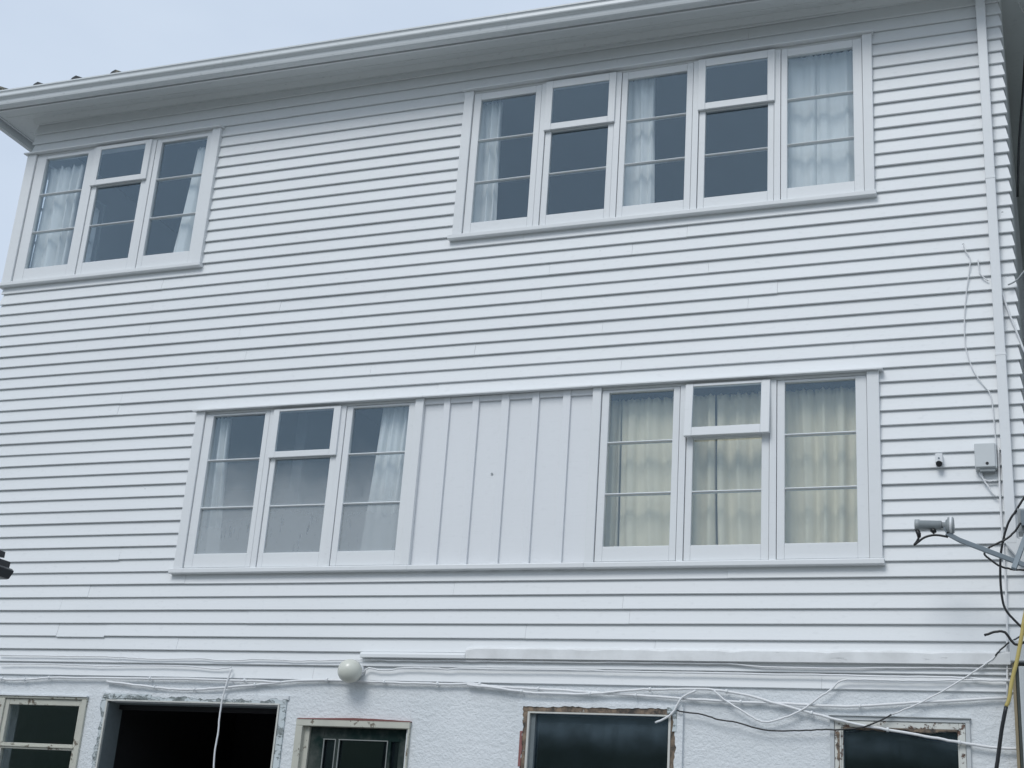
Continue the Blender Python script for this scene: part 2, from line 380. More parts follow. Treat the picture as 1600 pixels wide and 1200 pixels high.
# boards of the right-hand side wall, mitred at the corner (running back from the front)
def side_board(k, x, sgn, name='weatherboard'):
    prof = [(0.003, 0.0), (0.0, 0.004), (0.0255, P + .024), (0.036, P + .024), (0.016, 0.0)]
    vs = []
    for i, y in enumerate((0.0, DEPTH)):
        for (d, z) in prof: vs.append((x - sgn * d, y + (d + .0006 if i == 0 else 0), k * P + z))
    m = len(prof); fs = [(j, (j + 1) % m, m + (j + 1) % m, m + j) for j in range(m)] + [tuple(range(m)), tuple(range(2 * m - 1, m - 1, -1))]
    return MB().add(vs, fs).build(name, 'board', house)
for k in range(0, 51): side_board(k, XR, 1)
mb = MB()
for k in range(0, 51):
    if 34 <= k <= 46: mb.box(XL, XL + .03, 1.2, DEPTH, k * P, k * P + P - .003)
    else: mb.prism([(XL, k * P), (XL + .034, k * P + P), (XL + .05, k * P + P), (XL + .026, k * P)], .05, DEPTH, 'y')
tag(mb.build('side_cladding', 'board', house), kind='stuff')

# small nail heads, plugs and knocks on the cladding
for x, z in ((-6.337, 3.668), (-3.431, 3.629), (-7.668, 1.682), (-.207, 3.627), (-.502, 3.387)):
    d = (z / P) % 1 * .029
    MB().tube([(x, d + .004, z), (x, d - .004, z)], .009, 8).build('nail_head', 'lnbgrey', house)

# ------------------------------------------------------------------ windows
def sash(win, x0, x1, z0, z1, gx0, gx1, gz0, gz1, y0=-.012, y1=.035, bars=(), pane='glass', tilt=0.0, name='sash'):
    mb = MB(); mb.box(x0, gx0, y0, y1, z0, z1); mb.box(gx1, x1, y0, y1, z0, z1)
    mb.box(gx0, gx1, y0 + .001, y1 - .001, z0 + .0005, gz0); mb.box(gx0, gx1, y0 + .001, y1 - .001, gz1, z1 - .0005)
    objs = [mb.build(name, 'trim', win, .004)]
    zs = [gz0] + sorted(bars) + [gz1]
    for b in bars:
        objs.append(MB().prism([(y0 + .008, b - .006), (y0 + .003, b), (y0 + .008, b + .006), (y1 - .006, b + .012), (y1 - .006, b - .012)], gx0 - .002, gx1 + .002).build('glazing_bar', 'trim', win))
    for a, b in zip(zs[:-1], zs[1:]):
        objs.append(MB().box(gx0 - .004, gx1 + .004, y1 - .022, y1 - .018, a + (.002 if a != gz0 else -.004), b - (.002 if b != gz1 else -.004)).build('pane', pane, win))
    if tilt:
        piv = Matrix.Translation((0, y1 * .3, z1)) @ Matrix.Rotation(tilt, 4, 'X') @ Matrix.Translation((0, -y1 * .3, -z1))
        for o in objs: o.data.transform(piv)
    return objs
def window(x0, x1, z0, z1, cl, cr, spans, kinds, bars, top, gz, panes=None, openings=(), lx=0.012, capx=(0.014, 0.014)):
    """x0..x1 outer casing, z0 sill underside, z1 head; cl/cr casing inner edges; spans glass; kinds 's' side-hung, 't' with top light"""
    zt, zb = z1 - .028, z0 + .052
    mb = MB(); mb.box(x0, cl, -.030, .06, zb, zt); mb.box(cr, x1, -.030, .06, zb, zt)
    mb.box(cl, cr, -.004, .06, z1 - .052, zt)
    win = mb.build('window', 'trim', house, .004)
    MB().prism([(-.062, z1 - .030), (-.062, z1 - .016), (.03, z1 + .004), (.05, z1 + .004), (.05, z1 - .028), (-.02, z1 - .0275)], x0 - capx[0], x1 + capx[1]).build('head_flashing', 'trim', win, .002)
    MB().prism([(-.046, z0 + .010), (-.046, z0 + .044), (-.03, z0 + .051), (.10, z0 + .058), (.10, z0 + .004), (-.040, z0 + .004)], x0 - .035, x1 + lx).build('sill', 'trim', win, .003)
    n = len(spans)
    mid = [(spans[i][1] + spans[i + 1][0]) / 2 for i in range(n - 1)]
    for m in mid: box('mullion', 'trim', win, m - .026, m + .026, -.016, .058, zb + .001, z1 - .0525, .003)
    edges = [cl] + mid + [cr]
    for i, (a, b) in enumerate(spans):
        sx0 = edges[i] + (.030 if i else .004); sx1 = edges[i + 1] - (.030 if i < n - 1 else .004)
        pn = (panes or {}).get(i, 'glass'); wob = random.uniform(-.002, .002)
        if kinds[i] == 's':
            sash(win, sx0, sx1, zb + .006, z1 - .056, a, b, gz[0], gz[1], -.010 + wob, .036, bars[:2], pane=pn)
        else:
            sash(win, sx0, sx1, zb + .006, top[1] - .012, a, b, gz[0], top[0] - .006, -.004, .036, bars[1:2], pane=pn)
            sash(win, sx0 - .010, sx1 + .010, top[0], z1 - .054, a, b, top[1], gz[1], -.036, -.006, (), tilt=(-R(4.5) if i in openings else 0), pane=pn, name='top_light_sash')
    return win
wA = window(-9.79, -7.43, 3.865, 5.405, -9.675, -7.525, [(-9.55, -9.02), (-8.84, -8.30), (-8.12, -7.585)], 'sts', (4.895, 4.465), (4.905, 4.965), (4.055, 5.31), capx=(.03, .014))
wB = window(-4.81, -1.15, 3.865, 5.405, -4.72, -1.228, [(-4.645, -4.112), (-3.94, -3.412), (-3.247, -2.713), (-2.543, -2.01), (-1.847, -1.307)], 'ststs', (4.857, 4.430), (4.852, 4.915), (4.025, 5.277))
wC = window(-7.205, -4.93, .885, 2.415, -7.115, -5.008, [(-7.027, -6.49), (-6.33, -5.787), (-5.612, -5.074)], 'sts', (1.922, 1.482), (1.912, 1.968), (1.067, 2.34), panes={0: 'glass_wet', 1: 'glass_wet', 2: 'glass_wet'}, lx=-.002, capx=(.03, -.001))
wD = window(-3.418, -1.15, .885, 2.415, -3.345, -1.240, [(-3.28, -2.745), (-2.58, -2.04), (-1.862, -1.327)], 'sts', (1.915, 1.488), (1.918, 1.990), (1.063, 2.338), openings=(1,), capx=(-.001, .03))
for o in list(wD.children):                         # its sill and head butt against the panel's
    if o.name.startswith(('sill',)):
        for v in o.data.vertices:
            if v.co.x < -3.4: v.co.x = -3.4165
for wn, lb in ((wA, 'three-sash upper window at the left corner'), (wB, 'long five-sash upper window'), (wC, 'lower window with fogged panes'), (wD, 'lower window with cream curtains behind')): wn['label'] = lb
# batten panel between the two lower windows
pan = box('infill_panel', 'panel', house, -4.9295, -3.4185, .012, .06, .94, 2.40, 0); pan['label'] = 'smooth white infill panel with vertical battens'
for a, b in ((-4.748, -4.69), (-4.484, -4.424), (-4.222, -4.152), (-3.948, -3.887), (-3.68, -3.613)):
    box('batten', 'panel', pan, a, b, -.012, .0118, .9385, 2.385, .003)
e = [-4.93, -4.748, -4.69, -4.484, -4.424, -4.222, -4.152, -3.948, -3.887, -3.68, -3.613, -3.418]
for a, b in zip(e[::2], e[1::2]): box('top_rail', 'panel', pan, a + .001, b - .001, -.006, .0115, 2.335, 2.384, .002)
MB().prism([(-.062, 2.385), (-.062, 2.399), (.03, 2.419), (.05, 2.419), (.05, 2.387), (-.02, 2.3875)], -4.9285, -3.4185).build('head_flashing', 'trim', pan, .002)
MB().prism([(-.046, .895), (-.046, .929), (-.03, .936), (.0, .9375), (.0, .889), (-.040, .889)], -4.9315, -3.4175).build('sill', 'trim', pan, .003)
MB().tube([(-4.267, .013, 1.698), (-4.267, .006, 1.698)], .010, 8).build('nail_head', 'lnbgrey', pan)
# side window of the corner room (light through it is seen behind the curtain)
sw = MB(); holed_wall(sw, .12, 1.14, 4.0, 5.36, [(.19, .60, 4.10, 5.27), (.66, 1.07, 4.10, 5.27)], XL + .0, XL + .12, 'y')
sw = sw.build('window', 'trim', house, weld=True); sw['label'] = 'side window at the left corner'
for a, b in ((.19, .60), (.66, 1.07)):
    for z in (4.49, 4.88): MB().box(XL + .04, XL + .07, a - .002, b + .002, z - .010, z + .010).build('glazing_bar', 'trim', sw)
    MB().box(XL + .052, XL + .056, a - .003, b + .003, 4.097, 5.273).build('pane', 'glass', sw)

# ------------------------------------------------------------------ trim board above the basement
tb = MB(); n = 46; xs = [-4.358 + (4.358 - .315) * i / n for i in range(n + 1)]
vs = []
for i, x in enumerate(xs):
    chip = 0.0
    for c, wd, dp in ((-3.35, .13, .010), (-2.78, .10, .008), (-2.25, .10, .012), (-1.55, .12, .010), (-.85, .10, .008), (-4.34, .05, .02)):
        chip = max(chip, dp * max(0, 1 - abs(x - c) / wd))
    vs += [(x, -.034, .182), (x, -.034, .256 - chip), (x, -.016, .272 - chip * .4), (x, .015, .272), (x, .015, .182)]
tb.add(vs, [(i * 5 + j, i * 5 + (j + 1) % 5, (i + 1) * 5 + (j + 1) % 5, (i + 1) * 5 + j) for i in range(n) for j in range(5)] + [(4, 3, 2, 1, 0), tuple(n * 5 + j for j in range(5))])
tag(tb.build('trim_board', 'damaged', house), 'chipped white trim board above the basement')
MB().prism([(-.040, .180), (-.040, .206), (-.03, .224), (.0, .229), (.015, .229), (.015, .180)], -5.282, -4.3595).build('trim_board', 'trim', house, .003)

# ------------------------------------------------------------------ eaves, gutter, roof (a slight fall to the right)
FALL = lambda x: -.014 * (x + 7)
def fall(o):
    for v in o.data.vertices: v.co.z += FALL(v.co.x)
    return o
EY = -.345                                # front of the soffit
XE0, XE1 = XL - .345, XR + .345
sof = MB().box(XE0, XE1, EY, .07, SOF, SOF + .02); sof.box(XE0, XL + .07, .0701, DEPTH + .3, SOF, SOF + .02); sof.box(XR - .07, XE1, .0701, DEPTH + .3, SOF, SOF + .02)
sof = fall(sof.build('soffit', 'soffit', house))
for y in (-.24, -.12):
    fall(MB().box(XE0 + .02, XE1 - .02, y - .006, y + .006, SOF - .004, SOF + .001).build('soffit_batten', 'soffit', sof))
fall(MB().prism([(-.012, SOF - .05), (-.03, SOF - .03), (-.048, SOF - .0005), (.04, SOF - .0005), (.04, SOF - .05)], XL - .01, XR + .01).build('scotia_moulding', 'soffit', sof))
fas = MB().box(XE0 - .02, XE1 + .02, EY - .022, EY - .002, SOF - .080, SOF + .16)
fas.box(XE0 - .022, XE0 - .002, EY - .001, DEPTH + .3, SOF - .012, SOF + .16); fas.box(XE1 + .002, XE1 + .022, EY - .001, DEPTH + .3, SOF - .012, SOF + .16)
fall(fas.build('fascia', 'trim', house))
gp = [(y - .022, z) for y, z in [(-.373, -.058), (-.425, -.055), (-.438, -.045), (-.444, -.026), (-.447, .0), (-.462, .016), (-.478, .024), (-.482, .034), (-.480, .062), (-.484, .074), (-.492, .080), (-.492, .094), (-.484, .098),
      (-.474, .094), (-.472, .032), (-.452, .024), (-.437, .006), (-.434, -.030), (-.424, -.046), (-.379, -.049), (-.379, .085), (-.373, .085)]]
GT = SOF - .022
gut = None
cutx = [XE0 - .14, -7.2, -4.27, -1.6, XE1 + .14]
for a, b in zip(cutx[:-1], cutx[1:]):
    o = fall(MB().prism([(y, GT + z) for y, z in gp], a, b, 'x').build('gutter', 'gutter', house))
for x in cutx[1:-1]:
    fall(MB().prism([(y + (-.003 if y < -.43 else 0), GT + z - .002) for y, z in gp[:13]] + [(-.492, GT + .09), (-.422, GT - .05)], x - .02, x + .02, 'x').build('gutter_joint', 'gutter', house))
for xx, sg in ((XE0, -1), (XE1, 1)):
    fall(MB().prism([(xx + sg * (-(y) - .345 - .0), GT + z) for y, z in gp], -.49, DEPTH + .3, 'y').build('gutter', 'gutter', house))
# roof body and the eave tiles
RZ = SOF + .045
rb = MB(); e0, e1, f0, f1 = XE0 - .03, XE1 + .03, EY - .05, DEPTH + .33; ry = (f0 + f1) / 2; rh = 1.15
rb.add([(e0, f0, RZ), (e1, f0, RZ), (e1, f1, RZ), (e0, f1, RZ), (e0 + 3.2, ry, RZ + rh), (e1 - 3.2, ry, RZ + rh), (e0, f0, RZ - .03), (e1, f0, RZ - .03), (e1, f1, RZ - .03), (e0, f1, RZ - .03)],
       [(0, 1, 5, 4), (1, 2, 5), (2, 3, 4, 5), (3, 0, 4), (0, 6, 7, 1), (1, 7, 8, 2), (2, 8, 9, 3), (3, 9, 6, 0), (6, 9, 8, 7)])
roof = fall(rb.build('roof', 'tile', house))
TP = .482; prof = [(0, 0), (.10, 0), (.13, .006), (.165, .045), (.205, .062), (.245, .045), (.28, .006), (TP - .006, 0)]
slope = rh / (ry - f0)
x = e0 + .02
while x < e1 - .3:
    dx, dz = random.uniform(-.012, .012), (random.uniform(.048, .066) - .008 * (x - e0) if x < -8.3 else random.uniform(-.022, -.012)); vs = []
    for (yy) in (f0 - .055, f0 + .30):
        for (px, pz) in prof: vs.append((x + px + dx, yy, RZ + .018 + pz + dz + (yy - f0) * slope + FALL(x)))
        for (px, pz) in reversed(prof): vs.append((x + px + dx, yy, RZ + .002 + max(0, pz - .012) + (yy - f0) * slope + FALL(x)))
    m = len(prof) * 2
    MB().add(vs, [(i, (i + 1) % m, m + (i + 1) % m, m + i) for i in range(m)] + [tuple(range(m)), tuple(range(2 * m - 1, m - 1, -1))]).build('roof_tile', 'tile', roof)
    x += TP

# ------------------------------------------------------------------ downpipe on the right
dp = MB()
dp.prism([(-.322, -.062), (-.250, -.062), (-.250, -.010), (-.322, -.010)], 3.9, SOF - .02, 'z'); dp = dp.build('downpipe', 'pvc', house, .006)
dp['label'] = 'square white downpipe near the right corner'
MB().prism([(-.3215, -.0615), (-.2505, -.0615), (-.2505, -.0105), (-.3215, -.0105)], 2.44, 3.898, 'z').build('pipe_length', 'pvc', dp, .006)
MB().prism([(-.322, -.062), (-.250, -.062), (-.250, -.010), (-.322, -.010)], 1.02, 2.438, 'z').build('pipe_length', 'pvc', dp, .006)
for z in (3.91, 2.45, 5.46): MB().prism([(-.3235, -.0635), (-.2485, -.0635), (-.2485, -.012), (-.3235, -.012)], z - .016, z + .004, 'z').build('pipe_collar', 'pvc', dp, .002)
MB().prism([(-.3245, 1.015), (-.3245, 1.06), (-.2475, 1.06), (-.12, .93), (-.12, .86), (-.21, .86)], -.0605, -.0105, 'y').build('pipe_bend', 'pvc', dp, .006)

for o in [dp] + list(dp.children):          # the pipe leans a little to the right on its way down
    for v in o.data.vertices: v.co.x += (5.5 - v.co.z) * .0045
# ------------------------------------------------------------------ basement openings
def frame(name, mat, x0, x1, z1, wl, wr, wt, y0, y1, z0=-1.3, bevel=.004):
    mb = MB(); mb.box(x0, x0 + wl, y0, y1, z0, z1 - wt); mb.box(x1 - wr, x1, y0, y1, z0, z1 - wt); mb.box(x0, x1, y0 - .001, y1, z1 - wt, z1)
    return mb.build(name, mat, house, bevel)
def ragged(parent, mat, a, b, c, edge, depth, y0=-.012, y1=.02, amp=.012, seed=1, vertical=False, name='flaked_edge'):
    """uneven lip of plaster and old paint along one edge: from a to b, its straight side at c, its torn side at edge"""
    rnd = random.Random(seed); n = max(6, int(abs(b - a) / .022)); top = []; d = 0
    for i in range(n + 1):
        d = d * .6 + rnd.uniform(-1, 1) * amp; top.append((a + (b - a) * i / n, edge + d))
    poly = [(a, c)] + [] ; vs = []; fs = []
    for i, (u, e) in enumerate(top):
        for yy in (y0, y1):
            vs += [((e, yy, u) if vertical else (u, yy, e)), ((c, yy, u) if vertical else (u, yy, c))]
    for i in range(n):
        k = i * 4; fs += [(k, k + 1, k + 5, k + 4), (k + 2, k + 6, k + 7, k + 3), (k, k + 4, k + 6, k + 2), (k + 1, k + 3, k + 7, k + 5)]
    fs += [(0, 2, 3, 1), (4 * n, 4 * n + 1, 4 * n + 3, 4 * n + 2)]
    return MB().add(vs, fs).build(name, mat, parent)
# 1: white two-pane window at the left edge
f = frame('window', 'cream', -8.86, -7.905, -.188, .075, .05, .02, -.004, .10); f['label'] = 'worn cream basement window at the left edge'
sm = MB(); sm.box(-8.785, -8.742, .012, .06, -1.24, -.212); sm.box(-7.985, -7.957, .012, .06, -1.24, -.212); sm.box(-8.742, -7.985, .013, .06, -.262, -.2125); sm.box(-8.742, -7.985, .010, .059, -.640, -.590)
sm.build('sash', 'cream', f, .003)
MB().box(-8.75, -7.97, -.002, .012, -.622, -.612).build('drip_rail', 'cream', f)
for a, b in ((-.592, -.258), (-1.24, -.638)): MB().box(-8.745, -7.982, .040, .044, a, b).build('pane', 'glass', f)
MB().box(-8.87, -7.90, -.018, .02, -.1875, -.176).build('head_flashing', 'roughcast', f)
# 2: open hole with a lining and peeled frame
f = frame('window', 'peel_grey', -7.765, -5.930, -.158, .062, .058, .052, .004, .12); f['label'] = 'peeling frame round an empty black basement opening'
mb = MB(); mb.box(-7.703, -7.688, -.002, .012, -1.25, -.212); mb.box(-6.004, -5.990, -.002, .012, -1.25, -.212); mb.box(-7.703, -5.990, -.003, .012, -.2118, -.200); mb.build('bead', 'bead', f)
mb = MB(); mb.box(-7.6875, -7.680, .0125, .215, -1.25, -.214); mb.box(-6.012, -6.0045, .0125, .215, -1.25, -.214); mb.box(-7.680, -6.012, .125, .215, -.222, -.2145)
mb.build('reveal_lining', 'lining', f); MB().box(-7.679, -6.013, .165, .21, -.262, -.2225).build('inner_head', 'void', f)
ragged(f, 'roughcast', -7.78, -5.915, -.135, -.172, 0, .001, .03, .010, 4)
ragged(f, 'roughcast', -1.25, -.16, -7.80, -7.742, 0, .0, .03, .012, 5, True)
ragged(f, 'peel_grey', -7.74, -7.25, -.150, -.190, 0, -.003, .02, .008, 6)
# 3: door
f = frame('door', 'cream', -5.81, -4.795, -.312, .062, .014, .058, -.012, .10, -2.75); f['label'] = 'dark green door with glass panels in a worn cream frame'
MB().box(-5.748, -5.70, .03, .10, -2.75, -.372).build('door_stop', 'cream', f)
MB().add([(-5.80, -.016, -.312), (-5.5, -.018, -.306), (-5.3, -.02, -.300), (-5.1, -.02, -.302), (-4.9, -.018, -.309), (-4.79, -.016, -.312), (-4.79, -.016, -.318), (-5.80, -.016, -.318), (-5.80, .03, -.312), (-5.5, .03, -.306), (-5.3, .03, -.300), (-5.1, .03, -.302), (-4.9, .03, -.309), (-4.79, .03, -.312), (-4.79, .03, -.318), (-5.80, .03, -.318)],
         [(0, 1, 2, 3, 4, 5, 6, 7), (15, 14, 13, 12, 11, 10, 9, 8)] + [(i, i + 8, (i + 1) % 8 + 8, (i + 1) % 8) for i in range(8)]).build('head_flashing', 'rustred', f)
lf = MB(); lf.box(-5.699, -5.575, .050, .09, -2.74, -.374); lf.box(-4.90, -4.81, .050, .09, -2.74, -.374); lf.box(-5.575, -4.90, .0505, .09, -.468, -.3745); lf.box(-5.462, -5.437, .0505, .09, -2.0, -.468); lf.box(-4.998, -4.972, .0505, .09, -2.0, -.468); lf.box(-5.575, -4.90, .0505, .09, -2.74, -2.0)
lf = lf.build('door_leaf', 'green', f, .003)
for a, b in ((-5.575, -5.462), (-4.972, -4.90)):
    MB().box(a, b, .072, .078, -2.0, -.468).build('side_pane', 'glass_dust', f)
MB().box(-5.437, -4.998, .070, .075, -2.0, -.468).build('pane', 'glass', f)
mb = MB()
for x in (-5.572, -5.468, -5.434, -5.004): mb.box(x, x + .007, .044, .056, -2.0, -.468)
mb.box(-5.575, -5.462, .0442, .056, -.468, -.462); mb.box(-5.437, -4.998, .0442, .056, -.468, -.461); mb.build('bead', 'lead', f)
# 4: brown timber window
f = frame('window', 'brown', -3.862, -2.645, -.165, .048, .046, .046, -.006, .10); f['label'] = 'stripped brown timber basement window'
mb = MB(); mb.box(-3.8138, -3.797, -.010, .016, -1.25, -.2118); mb.box(-2.708, -2.6915, -.010, .016, -1.25, -.2118); mb.box(-3.797, -2.708, -.011, .016, -.223, -.2115); mb.build('bead', 'bead', f)
mb = MB(); mb.box(-3.7968, -3.758, .0165, .10, -1.25, -.2235); mb.build('reveal_lining', 'lining', f)
MB().box(-3.80, -2.705, .050, .054, -1.25, -.22).build('pane', 'glass_dust', f)
ragged(f, 'roughcast', -3.90, -2.61, -.140, -.170, 0, -.013, .03, .006, 7)
ragged(f, 'roughcast', -1.25, -.150, -3.90, -3.852, 0, -.012, .03, .009, 8, True)
ragged(f, 'roughcast', -1.25, -.152, -2.60, -2.652, 0, -.012, .03, .008, 9, True)
ragged(f, 'rustred', -.62, -.36, -3.866, -3.846, 0, -.0145, .02, .006, 10, True)
ragged(f, 'peel_grey', -2.72, -2.645, -.158, -.205, 0, -.016, .02, .010, 12)
ragged(f, 'peel_grey', -.33, -.150, -2.646, -2.675, 0, -.0165, .02, .008, 13, True)
# 5: white peeling window at the right
f = frame('window', 'fence', -1.540, -.598, -.187, .03, .030, .028, -.006, .03); f['label'] = 'double-framed basement window with peeling paint at the right'
mb = MB(); mb.box(-1.508, -1.462, .0, .08, -1.25, -.2165); mb.box(-.672, -.630, .0, .08, -1.25, -.2165); mb.box(-1.462, -.672, .001, .08, -.262, -.2165); mb.build('inner_frame', 'peel_white', f, .004)
MB().box(-1.55, -.59, -.020, .02, -.1865, -.180).build('head_flashing', 'fence', f)
MB().box(-1.465, -.669, .050, .054, -1.25, -.255).build('pane', 'glass_dust', f)
mb = MB(); mb.box(-1.462, -1.452, .010, .048, -1.25, -.2625); mb.box(-.682, -.672, .010, .048, -1.25, -.2625); mb.build('bead', 'peel_white', f)
ragged(f, 'brown', -1.45, -.682, -.2622, -.276, 0, -.004, .048, .007, 11, False, 'bead')
ragged(f, 'brown', -1.25, -.30, -1.4745, -1.490, 0, -.0035, .02, .012, 14, True)

# ------------------------------------------------------------------ curtains
def curtain(label, x0t, x1t, x0b, x1b, z0, z1, folds, amp, mat='curtain', y=.12, ph=0.0, waist=None):
    nx, nz = max(16, folds * 10), 26; vs = []; rnd = random.Random(hash(label) % 1000 if False else len(label) * 7 + folds)
    ws = [rnd.uniform(.6, 1.4) for _ in range(folds + 1)]
    for j in range(nz + 1):
        t = j / nz; z = z1 + (z0 - z1) * t; a, b = x0t + (x0b - x0t) * t, x1t + (x1b - x1t) * t
        if waist: b = b + waist * math.sin(math.pi * min(1, t * 1.25)) if True else b
        g = max(0, 1 - t * 14)
        for i in range(nx + 1):
            s = i / nx; q = s * folds + ph + .18 * math.sin(s * 7 + ph * 3) + .10 * math.sin(t * 2.5 + s * 5)
            w_ = ws[int(s * folds) % (folds + 1)]
            yy = y + amp * w_ * math.sin(2 * math.pi * q) * (0.55 + .45 * min(1, t * 4)) + amp * .35 * math.sin(2 * math.pi * q * 2.7 + 1) * (1 - .6 * t)
            yy += g * .012 * math.sin(2 * math.pi * q * 5)
            vs.append((a + (b - a) * s, yy, z + .006 * math.sin(2 * math.pi * q) * (j == nz) + g * .01 * math.sin(2 * math.pi * q * 3)))
    mb = MB().add(vs, [(j * (nx + 1) + i, j * (nx + 1) + i + 1, (j + 1) * (nx + 1) + i + 1, (j + 1) * (nx + 1) + i) for j in range(nz) for i in range(nx)], True)
    o = mb.build('curtain', mat); so_ = o.modifiers.new('thickness', 'SOLIDIFY'); so_.thickness = .003
    return tag(o, label, 'curtain', 'curtains behind the windows')
curtain('white curtain in the left sash of the upper corner window', -9.60, -9.15, -9.62, -9.12, 3.96, 5.26, 4, .035)
curtain('narrow white curtain in the right sash of the upper corner window', -7.78, -7.60, -7.90, -7.60, 3.96, 5.26, 2, .03)
curtain('white curtain in the leftmost sash of the five-sash upper window', -4.74, -4.49, -4.74, -4.46, 3.96, 5.31, 3, .03)
curtain('white curtain in the middle sash of the five-sash upper window', -3.34, -3.04, -3.34, -3.00, 3.96, 5.345, 3, .035)
curtain('white curtain filling the left half of the rightmost upper sash', -1.98, -1.635, -1.98, -1.625, 3.96, 5.34, 2, .024, y=.13)
curtain('white curtain filling the right half of the rightmost upper sash', -1.645, -1.24, -1.636, -1.24, 3.96, 5.34, 3, .024, y=.14)
curtain('white curtain at the left of the fogged lower window', -7.16, -6.93, -7.16, -6.86, .97, 2.36, 3, .03)
curtain('white curtain at the right of the fogged lower window', -5.39, -5.06, -5.48, -5.06, .97, 2.38, 4, .03)
curtain('narrow cream curtain edge at the far left of the batten-side lower window', -3.36, -3.235, -3.36, -3.21, .97, 2.34, 2, .025, 'curtain_cream', .19)
curtain('cream curtain across the left sash of the lower right window', -3.225, -2.45, -3.20, -2.41, .97, 2.33, 5, .026, 'curtain_cream', .16)
curtain('cream curtain across the middle and right sashes of the lower right window', -2.445, -1.23, -2.405, -1.23, .97, 2.335, 8, .027, 'curtain_cream', .18, .3)

# ------------------------------------------------------------------ things fixed to the wall
r_ = root('wall_lamp', (-5.322, .02, .061), 'round opal globe lamp on the wall above the green door', 'lamp')
g = MB(); segs, rings = 24, 14; vs = [(-5.322 + .100 * math.sin(math.pi * j / rings) * math.cos(2 * math.pi * i / segs), -.105 + .095 * math.sin(math.pi * j / rings) * math.sin(2 * math.pi * i / segs), .058 + .095 * math.cos(math.pi * j / rings)) for j in range(rings + 1) for i in range(segs)]
g.add(vs, [(j * segs + i, j * segs + (i + 1) % segs, (j + 1) * segs + (i + 1) % segs, (j + 1) * segs + i) for j in range(rings) for i in range(segs)], True)
g.build('globe', 'globe', r_); MB().tube([(-5.295, .02, .075), (-5.305, -.035, .07)], .055, 16).build('base', 'pvc', r_)

r_ = root('junction_box', (-.412, 0, 1.55), 'grey white junction box beside the downpipe', 'junction box')
box('case', 'boxgrey', r_, -.487, -.335, -.055, .02, 1.575, 1.765, .008)
box('cover', 'boxgrey', r_, -.483, -.345, -.068, -.0555, 1.582, 1.762, .006)
MB().tube([(-.402, -.0675, 1.608), (-.402, -.0705, 1.608)], .011, 12).build('key_hole', 'black', r_)
MB().box(-.455, -.350, -.05, .0, 1.556, 1.5745).build('cable_entry', 'lnbgrey', r_)
r_ = root('motion_sensor', (-.735, 0, 1.61), 'small white sensor on the boards right of the lower window', 'sensor')
box('body', 'pvc', r_, -.762, -.708, -.045, .02, 1.635, 1.705, .006)
MB().tube([(-.735, -.02, 1.632), (-.735, -.055, 1.622)], .022, 12).build('lens', 'black', r_)
MB().tube([(-.735, -.045, 1.667), (-.735, -.049, 1.667)], .007, 8).build('screw', 'steel', r_)

# satellite dish: arm and feed reach into view, the reflector stands just past the right edge
r_ = root('satellite_dish', (-.1, -.05, .75), 'grey satellite dish arm with feed horn by the downpipe', 'satellite dish')
lb = MB().tube([(-.876, -.5, 1.055), (-.845, -.5, 1.054), (-.844, -.5, 1.054), (-.70, -.5, 1.048)], [.038, .038, .032, .031], 16).build('feed_body', 'lnbgrey', r_)
lc = MB().tube([(-.70, -.5, 1.048), (-.675, -.5, 1.047), (-.674, -.5, 1.047), (-.66, -.5, 1.046), (-.659, -.5, 1.046), (-.625, -.5, 1.045), (-.618, -.5, 1.045)], [.022, .022, .036, .046, .056, .058, .050], 18).build('feed_horn', 'lnbgrey', r_)
MB().tube([(-.645, -.5, 1.046), (-.630, -.5, 1.0455)], .0595, 18).build('horn_cap', 'pvc', r_)
MB().tube([(-.868, -.5, 1.03), (-.852, -.5, .99), (-.85, -.5, .965)], [.014, .016, .012], 8).build('connector', 'black', r_)
MB().tube([(-.76, -.5, 1.02), (-.745, -.5, .995)], [.022, .014], 8).build('connector', 'black', r_)
a = MB(); a.bar((-.690, -.5, 1.055), (-.655, -.5, .985), .03, .026); a.build('clamp', 'steel', r_, .003)
a = MB(); a.bar((-.670, -.5, .992), (-.585, -.5, .940), .03, .03); a.bar((-.587, -.5, .941), (-.16, -.5, .755), .03, .031); a.build('arm', 'steel', r_, .003)
a = MB(); a.bar((-.250, -.515, .735), (-.10, -.42, 1.14), .03, .034); a.build('strut', 'steel', r_, .003)
a = MB(); a.bar((-.16, -.5, .755), (-.05, -.30, .80), .05, .05); a.bar((-.05, -.32, .80), (-.05, .0, .80), .05, .05); a.build('wall_bracket', 'steel', r_, .004)
box('bracket_plate', 'lnbgrey', r_, -.212, -.165, -.36, -.24, 1.02, 1.19, .004); box('bracket_clamp', 'steel', r_, -.19, -.06, -.40, -.363, 1.06, 1.17, .004)
MB().tube([(-.10, -.30, .74), (-.10, -.30, 1.25)], .022, 12).build('mast', 'steel', r_)
rf = MB(); nr, na = 6, 28; vs = []
for i in range(nr + 1):
    for k in range(na):
        rr = i / nr; an = 2 * math.pi * k / na; vs.append((.02 - .06 * rr * rr + .10 * math.sin(an) * rr, -.42 + .30 * rr * math.cos(an), 1.14 + .34 * rr * math.sin(an)))
rf.add(vs, [(i * na + k, i * na + (k + 1) % na, (i + 1) * na + (k + 1) % na, (i + 1) * na + k) for i in range(nr) for k in range(na)], True)
o = rf.build('reflector', 'lnbgrey', r_); sm_ = o.modifiers.new('thickness', 'SOLIDIFY'); sm_.thickness = .004

